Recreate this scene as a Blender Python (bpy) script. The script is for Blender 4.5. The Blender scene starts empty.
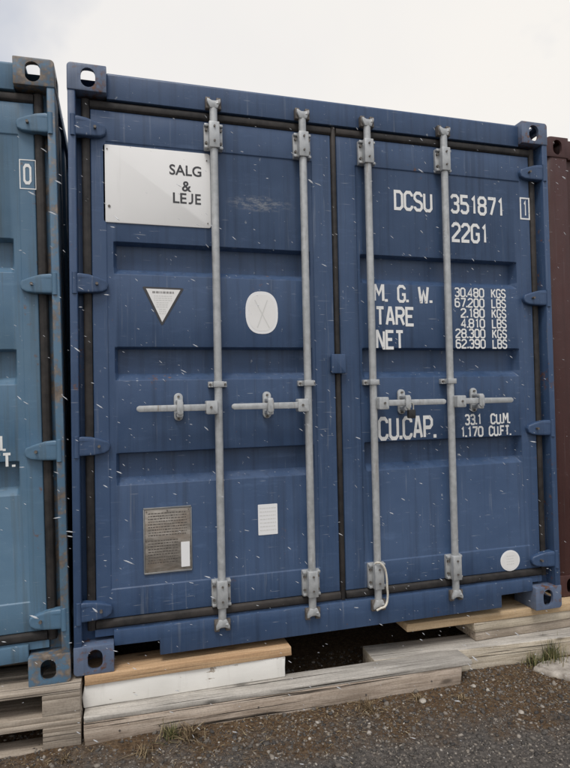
import bpy, bmesh, math, random
import numpy as np
from mathutils import Vector, Matrix, noise
R = math.radians
random.seed(7)
S = bpy.context.scene
C = S.collection

# ------------------------------------------------------------------ camera, sky, sun, exposure
cd = bpy.data.cameras.new('camera'); cam = bpy.data.objects.new('camera', cd); C.objects.link(cam)
cam.location = (0.2004, -2.5818, 1.1404)
cam.rotation_euler = (1.594487, 0.020621, -0.277314)
cd.sensor_fit = 'VERTICAL'; cd.sensor_height = 24.0; cd.lens = 24.0 * 579.39 / 768.0
cd.clip_start = 0.02; cd.clip_end = 2000
S.camera = cam

SUN_EL, SUN_AZ = R(64), R(206)          # azimuth measured clockwise from +Y; the sun is behind the photographer
w = bpy.data.worlds.new('World'); S.world = w; w.use_nodes = True
nt = w.node_tree; nt.nodes.clear()
def wn(t, **k):
    n = nt.nodes.new(t)
    for a, b in k.items(): setattr(n, a, b)
    return n
sky = wn('ShaderNodeTexSky', sky_type='NISHITA', sun_disc=False)
sky.sun_elevation = SUN_EL; sky.sun_rotation = SUN_AZ; sky.air_density = 1.0; sky.dust_density = 2.0
bg1 = wn('ShaderNodeBackground'); bg1.inputs['Strength'].default_value = 0.15
bg2 = wn('ShaderNodeBackground'); bg2.inputs['Color'].default_value = (1.0, 0.964, 0.915, 1); bg2.inputs['Strength'].default_value = 0.88
tc = wn('ShaderNodeTexCoord'); mp = wn('ShaderNodeMapping'); mp.inputs['Location'].default_value = (0.35, 0.1, 0.3); mp.inputs['Scale'].default_value = (-1, 1, 1); mp.inputs['Rotation'].default_value = (0, 0, R(-31.8))
nz = wn('ShaderNodeTexNoise'); nz.inputs['Scale'].default_value = 1.35; nz.inputs['Detail'].default_value = 6; nz.inputs['Roughness'].default_value = .55
rp = wn('ShaderNodeValToRGB'); rp.color_ramp.elements[0].position = 0.32; rp.color_ramp.elements[0].color = (.25,.25,.25,1)
rp.color_ramp.elements[1].position = 0.52; rp.color_ramp.elements[1].color = (.97,.97,.97,1)
mx = wn('ShaderNodeMixShader'); out = wn('ShaderNodeOutputWorld')
L = nt.links.new
L(tc.outputs['Generated'], mp.inputs['Vector']); L(mp.outputs['Vector'], nz.inputs['Vector']); L(nz.outputs['Fac'], rp.inputs['Fac'])
L(sky.outputs['Color'], bg1.inputs['Color']); L(rp.outputs['Color'], mx.inputs['Fac'])
nz2 = wn('ShaderNodeTexNoise'); nz2.inputs['Scale'].default_value = 2.2; nz2.inputs['Detail'].default_value = 5
cr2_ = wn('ShaderNodeValToRGB'); cr2_.color_ramp.elements[0].position = .36; cr2_.color_ramp.elements[0].color = (.945, .92, .895, 1)
cr2_.color_ramp.elements[1].position = .60; cr2_.color_ramp.elements[1].color = (1.0, .964, .915, 1)
L(mp.outputs['Vector'], nz2.inputs['Vector']); L(nz2.outputs['Fac'], cr2_.inputs['Fac']); L(cr2_.outputs['Color'], bg2.inputs['Color'])
L(bg1.outputs[0], mx.inputs[1]); L(bg2.outputs[0], mx.inputs[2]); L(mx.outputs[0], out.inputs['Surface'])

sd = bpy.data.lights.new('sun', 'SUN'); sun = bpy.data.objects.new('sun', sd); C.objects.link(sun)
sd.energy = 1.5; sd.angle = R(18); sd.color = (1.0, 0.965, 0.92)
sdir = Vector((math.sin(SUN_AZ)*math.cos(SUN_EL), math.cos(SUN_AZ)*math.cos(SUN_EL), math.sin(SUN_EL)))
sun.rotation_euler = sdir.to_track_quat('Z', 'Y').to_euler()
S.view_settings.view_transform = 'Standard'; S.view_settings.look = 'None'
S.view_settings.gamma = 1.0; S.view_settings.use_curve_mapping = False
S.view_settings.exposure = 0.12

# ------------------------------------------------------------------ materials
class NT:
    def __init__(s, name):
        s.m = bpy.data.materials.new(name); s.m.use_nodes = True
        s.t = s.m.node_tree; s.b = s.t.nodes['Principled BSDF']; s.co = s.n('ShaderNodeTexCoord').outputs['Object']
    def n(s, ty, **k):
        x = s.t.nodes.new(ty)
        for a, b in k.items(): setattr(x, a, b)
        return x
    def l(s, a, b): s.t.links.new(a, b)
    def map(s, scale=(1,1,1), rot=(0,0,0), loc=(0,0,0), src=None):
        m = s.n('ShaderNodeMapping'); m.inputs['Scale'].default_value = scale; m.inputs['Rotation'].default_value = rot; m.inputs['Location'].default_value = loc
        s.l(src or s.co, m.inputs['Vector']); return m.outputs['Vector']
    def noise(s, scale, detail=3, rough=.5, src=None, dist=0):
        x = s.n('ShaderNodeTexNoise'); x.inputs['Scale'].default_value = scale; x.inputs['Detail'].default_value = detail
        x.inputs['Roughness'].default_value = rough; x.inputs['Distortion'].default_value = dist
        s.l(src or s.co, x.inputs['Vector']); return x.outputs['Fac']
    def ramp(s, fac, *stops):
        r = s.n('ShaderNodeValToRGB'); e = r.color_ramp.elements
        while len(e) < len(stops): e.new(.5)
        for q, (p, c) in zip(e, stops):
            q.position = p; q.color = (c, c, c, 1) if not isinstance(c, tuple) else (*c, 1)
        s.l(fac, r.inputs['Fac']); return r.outputs['Color']
    def mix(s, fac, a, b, mode='MIX'):
        x = s.n('ShaderNodeMix', data_type='RGBA', blend_type=mode)
        for i, v in ((0, fac), (6, a), (7, b)):
            if hasattr(v, 'is_output'): s.l(v, x.inputs[i])
            elif i == 0: x.inputs[0].default_value = v
            else: x.inputs[i].default_value = (*v, 1)
        return x.outputs[2]
    def math(s, op, a, b=0.0):
        x = s.n('ShaderNodeMath', operation=op)
        for i, v in ((0, a), (1, b)):
            if hasattr(v, 'is_output'): s.l(v, x.inputs[i])
            else: x.inputs[i].default_value = v
        return x.outputs[0]
    def bump(s, h, strength=.3, dist=.002):
        b = s.n('ShaderNodeBump'); b.inputs['Strength'].default_value = strength; b.inputs['Distance'].default_value = dist
        s.l(h, b.inputs['Height']); s.l(b.outputs[0], s.b.inputs['Normal'])
    def fin(s, col=None, rough=.5, metal=0, spec=.5):
        for k, v in (('Base Color', col), ('Roughness', rough), ('Metallic', metal), ('Specular IOR Level', spec)):
            if v is None: continue
            if hasattr(v, 'is_output'): s.l(v, s.b.inputs[k])
            else: s.b.inputs[k].default_value = (*v, 1) if k == 'Base Color' else v
        return s.m

RUSTC = ((.035, .018, .012), (.13, .055, .025), (.22, .12, .07)); RUSTG = ((.080, .066, .055), (.18, .145, .115), (.30, .26, .22))
def paint(name, base, fade, dirt, rust=0.0, scuff=0.5, streak=.5, rough=.42, rustc=RUSTC, scrape=None):
    t = NT(name)
    big = t.noise(1.3, 5, .6)
    col = t.mix(t.ramp(big, (.3, 0.0), (.72, 1.0)), base, fade)
    mot = t.noise(9, 5, .65)
    col = t.mix(t.ramp(mot, (.42, 0.0), (.75, .5)), col, fade)
    hz_ = t.noise(1, 5, .7, t.map((5, 5, 22), (0, R(8), 0), (2, 2, 2))); col = t.mix(t.ramp(hz_, (.58, 0.0), (.78, .45*scuff)), col, tuple(min(1, x*1.5+.02) for x in fade))
    st = t.noise(1, 5, .6, t.map((34, 34, 1.1)))                       # rain streaks running down the paint
    col = t.mix(t.ramp(st, (.5, 0.0), (.78, streak)), col, dirt)
    st2 = t.noise(1, 4, .6, t.map((60, 60, 2.3), loc=(3, 1, 5)))
    col = t.mix(t.ramp(st2, (.62, 0.0), (.8, .28*scuff)), col, (.42, .45, .48))
    # fine scratches and chips in two directions
    for k, (rot, loc) in enumerate((((0, R(35), 0), (1, 2, 3)), ((0, R(-48), 0), (7, 3, 1)), ((0, R(12), 0), (4, 9, 2)))):
        sc = t.noise(1, 2, .4, t.map((9, 40, 170), rot, loc))
        col = t.mix(t.ramp(sc, (.735, 0.0), (.80, .5*scuff)), col, (.50, .53, .57))
    ch = t.noise(42, 3, .6)
    col = t.mix(t.ramp(ch, (.69, 0.0), (.74, .55*scuff)), col, (.44, .47, .50))
    if rust > 0:
        r1 = t.noise(7, 7, .7); r2 = t.noise(38, 4, .6)
        rr = t.mix(.35, r1, r2)
        m = t.ramp(rr, (.66-.26*rust, 0.0), (.72-.22*rust, 1.0))
        rc = t.ramp(r2, (.3, rustc[0]), (.55, rustc[1]), (.8, rustc[2]))
        col = t.mix(m, col, rc)
    if scrape:                                                          # a rubbed pale patch: (x, z, half width, half height)
        x, z, a, b = scrape
        sx = t.n('ShaderNodeSeparateXYZ'); t.l(t.co, sx.inputs[0])
        dx = t.math('DIVIDE', t.math('SUBTRACT', sx.outputs[0], x), a); dz = t.math('DIVIDE', t.math('SUBTRACT', sx.outputs[2], z), b)
        rr = t.math('ADD', t.math('MULTIPLY', dx, dx), t.math('MULTIPLY', dz, dz))
        mk_ = t.ramp(rr, (.0, 1.0), (1.0, 0.0))
        nn = t.ramp(t.noise(1, 5, .75, t.map((26, 26, 75), (0, R(12), 0))), (.46, 0.0), (.66, 1.0))
        col = t.mix(t.math('MULTIPLY', t.math('MULTIPLY', mk_, nn), .85), col, (.37, .385, .40))
    b1 = t.n('ShaderNodeBump'); b1.inputs['Strength'].default_value = .5; b1.inputs['Distance'].default_value = .02      # shallow dents in the sheet
    t.l(t.noise(4.5, 2, .4, t.map((1, 1, .8))), b1.inputs['Height'])
    t.bump(t.mix(.3, t.noise(14, 4, .6), t.noise(160, 3, .6)), .22, .003)
    for q in t.t.nodes:
        if q.type == 'BUMP' and q != b1: t.l(b1.outputs[0], q.inputs['Normal'])
    return t.fin(col, t.ramp(mot, (.3, rough-.05), (.7, rough+.15)))

BLUE = dict(base=(.029, .064, .142), fade=(.056, .099, .190), dirt=(.016, .030, .062))
BLUEC = dict(base=(.085, .125, .215), fade=(.15, .19, .27), dirt=(.05, .065, .10))
TEAL = dict(base=(.062, .145, .245), fade=(.115, .200, .280), dirt=(.070, .088, .088))
RED = dict(base=(.052, .018, .016), fade=(.082, .031, .027), dirt=(.035, .013, .012))
M = {}
M['blue'] = paint('blue_paint', **BLUE, rust=.10, scuff=1.0, streak=.6, scrape=(.845, 2.055, .17, .042))
M['blue_cast'] = paint('blue_casting_paint', **BLUEC, rust=.55, scuff=.9)
M['blue_post'] = paint('blue_post_paint', **BLUE, rust=.34, scuff=1.0)
M['teal'] = paint('teal_paint', **TEAL, rust=.2, scuff=.6, streak=.7)
M['teal_cast'] = paint('teal_casting_paint', **TEAL, rust=.8, scuff=.8, rustc=RUSTG)
M['teal_post'] = paint('teal_post_paint', **TEAL, rust=.68, scuff=.8, rustc=RUSTG)
M['red'] = paint('maroon_paint', **RED, rust=.15, scuff=.35, streak=.5, rough=.55)

def mk(name, f):
    t = NT(name); M[name] = f(t); return M[name]
def _rub(t):
    n = t.noise(25, 5, .6); d = t.noise(3, 4, .6)
    c = t.ramp(n, (.35, (.011, .010, .010)), (.7, (.034, .030, .028)))
    c = t.mix(t.ramp(d, (.45, 0.0), (.75, .6)), c, (.085, .070, .060))
    t.bump(n, .3, .002); return t.fin(c, .75)
mk('rubber', _rub)
def _gal(t):
    n = t.noise(30, 5, .65); b = t.noise(4, 4, .6)
    c = t.ramp(n, (.3, (.38, .395, .40)), (.7, (.57, .585, .59)))
    c = t.mix(t.ramp(b, (.45, 0.0), (.8, .5)), c, (.29, .295, .29))
    s = t.noise(1, 4, .6, t.map((60, 60, 6)))
    c = t.mix(t.ramp(s, (.60, 0.0), (.76, .6)), c, (.24, .18, .13))
    f = t.noise(11, 6, .7); c = t.mix(t.ramp(f, (.66, 0.0), (.74, .75)), c, (.17, .10, .06))
    t.bump(n, .15, .001); return t.fin(c, t.ramp(n, (.3, .42), (.7, .62)), .35)
mk('galvanised', _gal)
mk('bolt', lambda t: t.fin(t.ramp(t.noise(40), (.3, (.07, .06, .055)), (.7, (.2, .18, .16))), .6, .4))
mk('lettering', lambda t: t.fin(t.mix(t.ramp(t.noise(60, 4, .7), (.60, 0.0), (.72, .7)), (.86, .86, .84), (.34, .38, .46)), .5))
def _sign(t):
    c = t.mix(t.ramp(t.noise(3, 4), (.4, 0.0), (.8, .5)), (.87, .865, .85), (.76, .755, .735))
    c = t.mix(t.ramp(t.noise(1, 4, .6, t.map((40, 40, 2))), (.6, 0.0), (.8, .25)), c, (.5, .49, .46))
    return t.fin(c, .62, 0, .3)
mk('sign_white', _sign)
mk('sign_ink', lambda t: t.fin((.05, .05, .055), .5))
mk('faint_ink', lambda t: t.fin((.70, .70, .67), .6))
mk('grey_ink', lambda t: t.fin((.32, .31, .30), .6))
mk('sticker', lambda t: t.fin(t.mix(t.ramp(t.noise(14, 3), (.4, 0.0), (.8, .4)), (.86, .85, .83), (.76, .75, .72)), .5))
mk('sticker_edge', lambda t: t.fin((.87, .87, .87), .45))
def _plate(t):
    n = t.noise(1, 5, .7, t.map((12, 12, 46))); b = t.noise(9, 4, .6)
    c = t.ramp(n, (.3, (.18, .165, .145)), (.5, (.32, .29, .255)), (.72, (.50, .465, .42)))
    c = t.mix(t.ramp(b, (.5, 0.0), (.75, .55)), c, (.28, .20, .14))
    t.bump(n, .2, .001); return t.fin(c, .45, .35)
mk('data_plate', _plate)
mk('plate_rim', lambda t: t.fin(t.ramp(t.noise(20), (.3, (.22, .23, .24)), (.7, (.36, .36, .35))), .45, .4))
mk('padlock_body', lambda t: t.fin((.02, .019, .019), .5))
mk('padlock_shackle', lambda t: t.fin((.55, .54, .5), .35, .8))
mk('cord', lambda t: t.fin(t.ramp(t.noise(150), (.3, (.50, .46, .38)), (.7, (.75, .72, .64))), .85))
mk('underside', lambda t: t.fin(t.ramp(t.noise(8, 5), (.3, (.015, .014, .014)), (.7, (.04, .033, .03))), .8))

def wood(name, a, b, c, dark=.4, axis=0, scale=1.0, crack=.5, moss=0.0):
    t = NT(name)
    oi = t.n('ShaderNodeObjectInfo'); add = t.n('ShaderNodeVectorMath', operation='ADD'); sc = t.n('ShaderNodeVectorMath', operation='SCALE')
    cx = t.n('ShaderNodeCombineXYZ')
    for i in range(3): t.l(oi.outputs['Random'], cx.inputs[i])
    t.l(cx.outputs[0], sc.inputs[0]); sc.inputs['Scale'].default_value = 37.0
    t.l(t.co, add.inputs[0]); t.l(sc.outputs[0], add.inputs[1]); co = add.outputs[0]
    ln, ac = 1.7*scale, 24*scale
    s1 = [ac]*3; s1[axis] = ln
    s2 = [ac*4]*3; s2[axis] = ln*2.2
    g1 = t.noise(1, 6, .65, t.map(tuple(s1), src=co), 1.1); g2 = t.noise(1, 4, .6, t.map(tuple(s2), src=co))
    col = t.ramp(g1, (.3, a), (.5, b), (.72, c))
    col = t.mix(t.ramp(g2, (.55, 0.0), (.75, dark)), col, tuple(x*.35 for x in a))
    bl = t.noise(3.5, 5, .6, co)
    col = t.mix(t.ramp(bl, (.45, 0.0), (.8, .55)), col, tuple(x*.6 for x in a))
    ring = t.n('ShaderNodeTexVoronoi'); ring.inputs['Scale'].default_value = 1
    s3 = [9]*3; s3[axis] = 3.2
    t.l(t.map(tuple(s3), src=co), ring.inputs['Vector'])
    kn = t.ramp(ring.outputs['Distance'], (.05, .75), (.13, 0.0))
    col = t.mix(kn, col, tuple(x*.3 for x in a))
    s4 = [ac*2.2]*3; s4[axis] = .9
    ck = t.noise(1, 2, .5, t.map(tuple(s4), src=co)); ckm = t.ramp(ck, (.30, crack), (.36, 0.0))
    col = t.mix(ckm, col, (.02, .017, .014))
    if moss: col = t.mix(t.ramp(t.noise(14, 5, .65, co), (.56, 0.0), (.72, moss)), col, (.06, .075, .03))
    fine = t.noise(130, 4, .7, co); col = t.mix(t.ramp(fine, (.45, 0.0), (.75, .35)), col, tuple(x*.45 for x in a))
    t.bump(t.mix(.5, g1, t.math('SUBTRACT', g2, ckm)), .7, .004)
    M[name] = t.fin(col, .82, 0, .25)
wood('pine_fresh', (.40, .24, .13), (.55, .36, .205), (.66, .47, .29), .35, crack=.35, scale=1.4)
wood('pine_pale', (.42, .29, .165), (.56, .41, .25), (.66, .51, .34), .25, crack=.2)
wood('timber_grey', (.27, .21, .16), (.48, .395, .32), (.66, .57, .48), .7, crack=.95, scale=1.5)
wood('timber_grey_dark', (.27, .25, .225), (.47, .44, .395), (.63, .595, .54), .6, crack=.95, scale=1.5)
wood('timber_cream', (.36, .30, .22), (.56, .49, .385), (.70, .63, .52), .55, crack=.85, scale=1.6)
wood('pallet_wood', (.25, .205, .16), (.43, .365, .295), (.58, .51, .425), .5, crack=.8, scale=1.5)
wood('pallet_block_wood', (.21, .175, .14), (.38, .325, .265), (.52, .455, .38), .5, crack=.6, scale=1.5)
def _whitewood(t):
    g = t.noise(1, 5, .6, t.map((1.2, 30, 30))); p = t.noise(16, 6, .7); q = t.noise(5, 4, .6)
    c = t.mix(t.ramp(q, (.4, 0.0), (.75, .6)), (.86, .845, .80), (.74, .72, .67))
    chip = t.ramp(t.mix(.4, g, p), (.585, 0.0), (.605, 1.0))
    st = t.noise(1, 5, .65, t.map((22, 22, 3))); c = t.mix(t.ramp(st, (.55, 0.0), (.8, .3)), c, (.45, .41, .35))
    c = t.mix(chip, c, t.ramp(g, (.3, (.2, .16, .12)), (.7, (.40, .34, .27))))
    sp = t.noise(38, 4, .7); c = t.mix(t.ramp(sp, (.68, 0.0), (.76, .6)), c, (.25, .22, .18))
    t.bump(t.mix(.5, g, t.math('SUBTRACT', p, chip)), .45, .003); return t.fin(c, .7)
mk('white_painted_wood', _whitewood)
def _soil(t):
    n = t.noise(5, 6, .65); f = t.noise(60, 6, .7); v = t.noise(240, 3, .6)
    a = t.ramp(f, (.3, (.038, .034, .031)), (.5, (.10, .089, .079)), (.72, (.21, .188, .165)))
    b = t.ramp(f, (.3, (.036, .022, .012)), (.5, (.105, .066, .036)), (.72, (.20, .14, .082)))
    sp_ = t.n('ShaderNodeSeparateXYZ'); t.l(t.co, sp_.inputs[0])
    yy_ = t.math('ADD', t.math('MULTIPLY', sp_.outputs[1], .9), t.math('MULTIPLY', sp_.outputs[0], .12))
    c = t.mix(t.ramp(t.math('ADD', n, yy_), (.20, 0.0), (.42, 1.0)), a, b)
    c = t.mix(t.ramp(v, (.62, 0.0), (.75, .7)), c, (.23, .21, .185))
    t.bump(t.mix(.5, f, v), 1.0, .008); return t.fin(c, .92, 0, .25)
mk('soil', _soil)
def _stone(t):
    g = t.n('ShaderNodeNewGeometry'); r = g.outputs['Random Per Island']
    c = t.ramp(r, (0, (.036, .033, .031)), (.4, (.092, .083, .074)), (.7, (.165, .143, .121)), (.9, (.25, .218, .182)), (.985, (.32, .285, .245)), (1, (.50, .47, .42)))
    c = t.mix(t.ramp(t.noise(300, 3, .6), (.45, 0.0), (.7, .4)), c, (.03, .027, .024))
    return t.fin(c, .75, 0, .4)
mk('gravel_stone', _stone)
def _straw(t):
    g = t.n('ShaderNodeNewGeometry'); r = g.outputs['Random Per Island']
    return t.fin(t.ramp(r, (0, (.05, .034, .020)), (.4, (.13, .088, .05)), (.75, (.26, .19, .11)), (1, (.42, .34, .21))), .8, 0, .3)
mk('straw', _straw)
def _green(t):
    g = t.n('ShaderNodeNewGeometry'); r = g.outputs['Random Per Island']
    return t.fin(t.ramp(r, (0, (.045, .055, .02)), (.4, (.095, .11, .04)), (.7, (.20, .18, .08)), (1, (.34, .28, .15))), .7, 0, .3)
mk('green_blade', _green)
def _slab(t):
    n = t.noise(18, 6, .65); f = t.noise(90, 4, .6)
    c = t.ramp(n, (.3, (.22, .19, .16)), (.5, (.38, .345, .30)), (.7, (.52, .48, .42)))
    c = t.mix(t.ramp(f, (.58, 0.0), (.72, .6)), c, (.17, .13, .10))
    t.bump(t.mix(.5, n, f), .8, .006); return t.fin(c, .9)
mk('slab_stone', _slab)
def _snow(t):
    t.b.inputs['Transmission Weight'].default_value = .0
    t.b.inputs['Subsurface Weight'].default_value = .0
    t.b.inputs['Alpha'].default_value = .55
    return t.fin((.80, .82, .85), .35)
mk('wet_snow', _snow)

# ------------------------------------------------------------------ mesh helpers
class MB:
    def __init__(s): s.v = []; s.f = []
    def add(s, vs, fs):
        o = len(s.v); s.v += [tuple(x) for x in vs]; s.f += [tuple(i+o for i in f) for f in fs]; return s
    def box(s, x0, x1, y0, y1, z0, z1):
        x0, x1 = sorted((x0, x1)); y0, y1 = sorted((y0, y1)); z0, z1 = sorted((z0, z1))
        return s.add([(x0,y0,z0),(x1,y0,z0),(x1,y1,z0),(x0,y1,z0),(x0,y0,z1),(x1,y0,z1),(x1,y1,z1),(x0,y1,z1)],
              [(0,3,2,1),(4,5,6,7),(0,1,5,4),(1,2,6,5),(2,3,7,6),(3,0,4,7)])
    def prism(s, pts, a0, a1, plane='xz'):
        """2D outline extruded from a0 to a1 along the third axis"""
        def m(p, a): return {'xz': (p[0], a, p[1]), 'xy': (p[0], p[1], a), 'yz': (a, p[0], p[1])}[plane]
        n = len(pts); vs = [m(p, a0) for p in pts] + [m(p, a1) for p in pts]
        fs = [tuple(range(n)), tuple(range(2*n-1, n-1, -1))] + [(i, i+n, (i+1) % n + n, (i+1) % n) for i in range(n)]
        return s.add(vs, fs)
    def cyl(s, p0, p1, r, n=14, r1=None):
        p0, p1 = Vector(p0), Vector(p1); d = (p1-p0).normalized(); u = d.orthogonal().normalized(); q = d.cross(u); r1 = r if r1 is None else r1
        vs = [p0+(u*math.cos(2*math.pi*i/n)+q*math.sin(2*math.pi*i/n))*r for i in range(n)] + [p1+(u*math.cos(2*math.pi*i/n)+q*math.sin(2*math.pi*i/n))*r1 for i in range(n)]
        return s.add(vs, [tuple(range(n-1, -1, -1)), tuple(range(n, 2*n))] + [(i, (i+1) % n, (i+1) % n+n, i+n) for i in range(n)])
    def tube(s, path, r, n=8):
        path = [Vector(p) for p in path]; rings = []
        for i, p in enumerate(path):
            d = (path[min(i+1, len(path)-1)] - path[max(i-1, 0)]).normalized()
            u = d.cross(Vector((.13, 1, .21))).normalized(); q = d.cross(u)
            rings.append([p+(u*math.cos(2*math.pi*k/n)+q*math.sin(2*math.pi*k/n))*r for k in range(n)])
        vs = [v for ring in rings for v in ring]; fs = []
        for i in range(len(path)-1):
            for k in range(n): fs.append((i*n+k, i*n+(k+1) % n, (i+1)*n+(k+1) % n, (i+1)*n+k))
        fs += [tuple(range(n-1, -1, -1)), tuple(range((len(path)-1)*n, len(path)*n))]
        return s.add(vs, fs)
    def mesh(s, name, mat, bevel=0, seg=2, angle=35, smooth=True):
        me = bpy.data.meshes.new(name); me.from_pydata(s.v, [], s.f)
        bm = bmesh.new(); bm.from_mesh(me)
        bmesh.ops.recalc_face_normals(bm, faces=bm.faces)
        if bevel:
            es = [e for e in bm.edges if len(e.link_faces) == 2 and e.calc_face_angle(0) > R(30)]
            bmesh.ops.bevel(bm, geom=es, offset=bevel, segments=seg, profile=.5, affect='EDGES', clamp_overlap=True)
        bm.to_mesh(me); bm.free()
        if smooth:
            me.polygons.foreach_set('use_smooth', [True]*len(me.polygons)); me.set_sharp_from_angle(angle=R(angle))
        if mat: me.materials.append(M[mat] if isinstance(mat, str) else mat)
        return me
    def obj(s, name, mat, parent=None, **k): return link(name, s.mesh(name, mat, **k), parent)
def link(name, me, parent=None):
    o = bpy.data.objects.new(name, me); C.objects.link(o); o.parent = parent; return o
def tag(o, label, cat, group=None):
    o['label'] = label; o['category'] = cat
    if group: o['group'] = group
    return o
def empty(name, label, cat, loc=(0,0,0), rot=(0,0,0), group=None):
    o = bpy.data.objects.new(name, None); C.objects.link(o); o.location = loc; o.rotation_euler = rot; o.empty_display_size = .2
    return tag(o, label, cat, group)
def stuff(o): o['kind'] = 'stuff'; return o
def structure(o): o['kind'] = 'structure'; return o
def stadium(cx, cz, w, h, n=8):
    """upright or lying stadium outline"""
    pts = []
    if h >= w:
        r = w/2; k = h/2-r
        for i in range(n+1): a = math.pi*i/n; pts.append((cx+r*math.cos(a), cz+k+r*math.sin(a)))
        for i in range(n+1): a = math.pi+math.pi*i/n; pts.append((cx+r*math.cos(a), cz-k+r*math.sin(a)))
    else:
        r = h/2; k = w/2-r
        for i in range(n+1): a = -math.pi/2+math.pi*i/n; pts.append((cx+k+r*math.cos(a), cz+r*math.sin(a)))
        for i in range(n+1): a = math.pi/2+math.pi*i/n; pts.append((cx-k+r*math.cos(a), cz+r*math.sin(a)))
    return pts
def rrect(x0, x1, z0, z1, r, n=4):
    pts = []
    for cx, cz, a0 in ((x1-r, z1-r, 0), (x0+r, z1-r, 90), (x0+r, z0+r, 180), (x1-r, z0+r, 270)):
        for i in range(n+1): a = R(a0+90*i/n); pts.append((cx+r*math.cos(a), cz+r*math.sin(a)))
    return pts
def mirrored(me, mat, sx=1, sy=1, sz=1, off=(0,0,0)):
    m2 = me.copy(); A = Matrix.Diagonal((sx, sy, sz, 1)); A.translation = Vector(off); m2.transform(A)
    if sx*sy*sz < 0: m2.flip_normals()
    m2.materials.clear(); m2.materials.append(mat if not isinstance(mat, str) else M[mat]); return m2

# ------------------------------------------------------------------ ground
G0 = -0.243
def gh(x, y):
    d = min(1.0, max(0.0, (-y-.05)/1.5))
    base = G0 - .016*max(0, min(1, (-x)/.3)) + .012*max(0, min(1, (x-1.9)/.6)) - .02*d
    f = -.056-.023*x; berm = (.002+.007*noise.noise(Vector((x*6, 2.2, 0))))*math.exp(-((y-f)/.045)**2)*max(0, min(1, (1.85-x)/.1))*max(0, min(1, (x+.9)/.3))   # grit washed up against the timber
    return base + berm + .010*(noise.noise(Vector((x*2.2, y*2.2, 1.3)))) + .005*noise.noise(Vector((x*9, y*9, 4.1)))
def axis(a, b, step, far):
    l = list(np.arange(a, b+1e-6, step)); g = []; s = step; x = b
    while x < far: s *= 1.6; x += s; g.append(x)
    g2 = []; s = step; x = a
    while x > -far: s *= 1.6; x -= s; g2.append(x)
    return g2[::-1] + l + g
gx, gy = axis(-1.3, 3.6, .02, 500), axis(-1.8, .5, .02, 500)
vs = [(x, y, gh(x, y)) for y in gy for x in gx]; nx = len(gx)
fs = [(j*nx+i, j*nx+i+1, (j+1)*nx+i+1, (j+1)*nx+i) for j in range(len(gy)-1) for i in range(nx-1)]
gm = bpy.data.meshes.new('ground'); gm.from_pydata(vs, [], fs); gm.polygons.foreach_set('use_smooth', [True]*len(fs)); gm.materials.append(M['soil'])
structure(link('ground', gm))

# ------------------------------------------------------------------ lettering
def G(*s): return s
GL = {  # stroke letters on a 4 x 7 field, like stencilled container marks
'0': G([(1,0),(3,0),(4,1),(4,6),(3,7),(1,7),(0,6),(0,1),(1,0)]), '1': G([(1,5.7),(2.2,7),(2.2,0)]),
'2': G([(0,5.6),(0,6),(1,7),(3,7),(4,6),(4,4.6),(0,1),(0,0),(4,0)]), '3': G([(0,6),(1,7),(3,7),(4,6),(4,4.5),(3,3.7),(1.6,3.7)],[(3,3.7),(4,2.8),(4,1),(3,0),(1,0),(0,1)]),
'4': G([(3,0),(3,7),(0,2.2),(0,1.9),(4,1.9)]), '5': G([(4,7),(0.3,7),(0.3,4),(3,4),(4,3),(4,1),(3,0),(1,0),(0,1)]),
'6': G([(4,6),(3,7),(1,7),(0,6),(0,1),(1,0),(3,0),(4,1),(4,3),(3,4),(0,4)]), '7': G([(0,7),(4,7),(4,6.2),(1.6,0)]),
'8': G([(1,3.7),(0,4.6),(0,6),(1,7),(3,7),(4,6),(4,4.6),(3,3.7),(1,3.7),(0,2.8),(0,1),(1,0),(3,0),(4,1),(4,2.8),(3,3.7)]),
'9': G([(0,1),(1,0),(3,0),(4,1),(4,6),(3,7),(1,7),(0,6),(0,4.2),(1,3.2),(4,3.2)]),
'A': G([(0,0),(1.6,7),(2.4,7),(4,0)],[(.6,2.2),(3.4,2.2)]), 'B': G([(0,0),(0,7),(3,7),(4,6.2),(4,4.6),(3,3.7),(0,3.7)],[(3,3.7),(4,2.8),(4,.9),(3,0),(0,0)]),
'C': G([(4,5.4),(4,6),(3,7),(1,7),(0,6),(0,1),(1,0),(3,0),(4,1),(4,1.6)]), 'D': G([(0,0),(0,7),(2.8,7),(4,5.9),(4,1.1),(2.8,0),(0,0)]),
'E': G([(4,7),(0,7),(0,0),(4,0)],[(0,3.6),(3.2,3.6)]), 'F': G([(4,7),(0,7),(0,0)],[(0,3.6),(3.2,3.6)]),
'G': G([(4,5.6),(4,6),(3,7),(1,7),(0,6),(0,1),(1,0),(3,0),(4,1),(4,3.2),(2.3,3.2)]), 'K': G([(0,0),(0,7)],[(4,7),(0.2,3)],[(1.4,4.2),(4,0)]),
'L': G([(0,7),(0,0),(3.8,0)]), 'M': G([(0,0),(0,7),(.5,7),(2.25,3),(4,7),(4.5,7),(4.5,0)]), 'N': G([(0,0),(0,7),(.4,7),(3.6,0),(4,0),(4,7)]),
'P': G([(0,0),(0,7),(3,7),(4,6),(4,4.4),(3,3.4),(0,3.4)]), 'R': G([(0,0),(0,7),(3,7),(4,6),(4,4.6),(3,3.6),(0,3.6)],[(2.2,3.6),(4,0)]),
'S': G([(4,5.6),(4,6),(3,7),(1,7),(0,6),(0,4.7),(1,3.8),(3,3.3),(4,2.5),(4,1),(3,0),(1,0),(0,1),(0,1.4)]), 'T': G([(0,7),(4,7)],[(2,7),(2,0)]),
'U': G([(0,7),(0,1),(1,0),(3,0),(4,1),(4,7)]), 'W': G([(0,7),(.9,0),(1.3,0),(2.4,5),(3.5,0),(3.9,0),(4.8,7)]), '.': G([(0,-.35),(0,.85)])}
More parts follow.
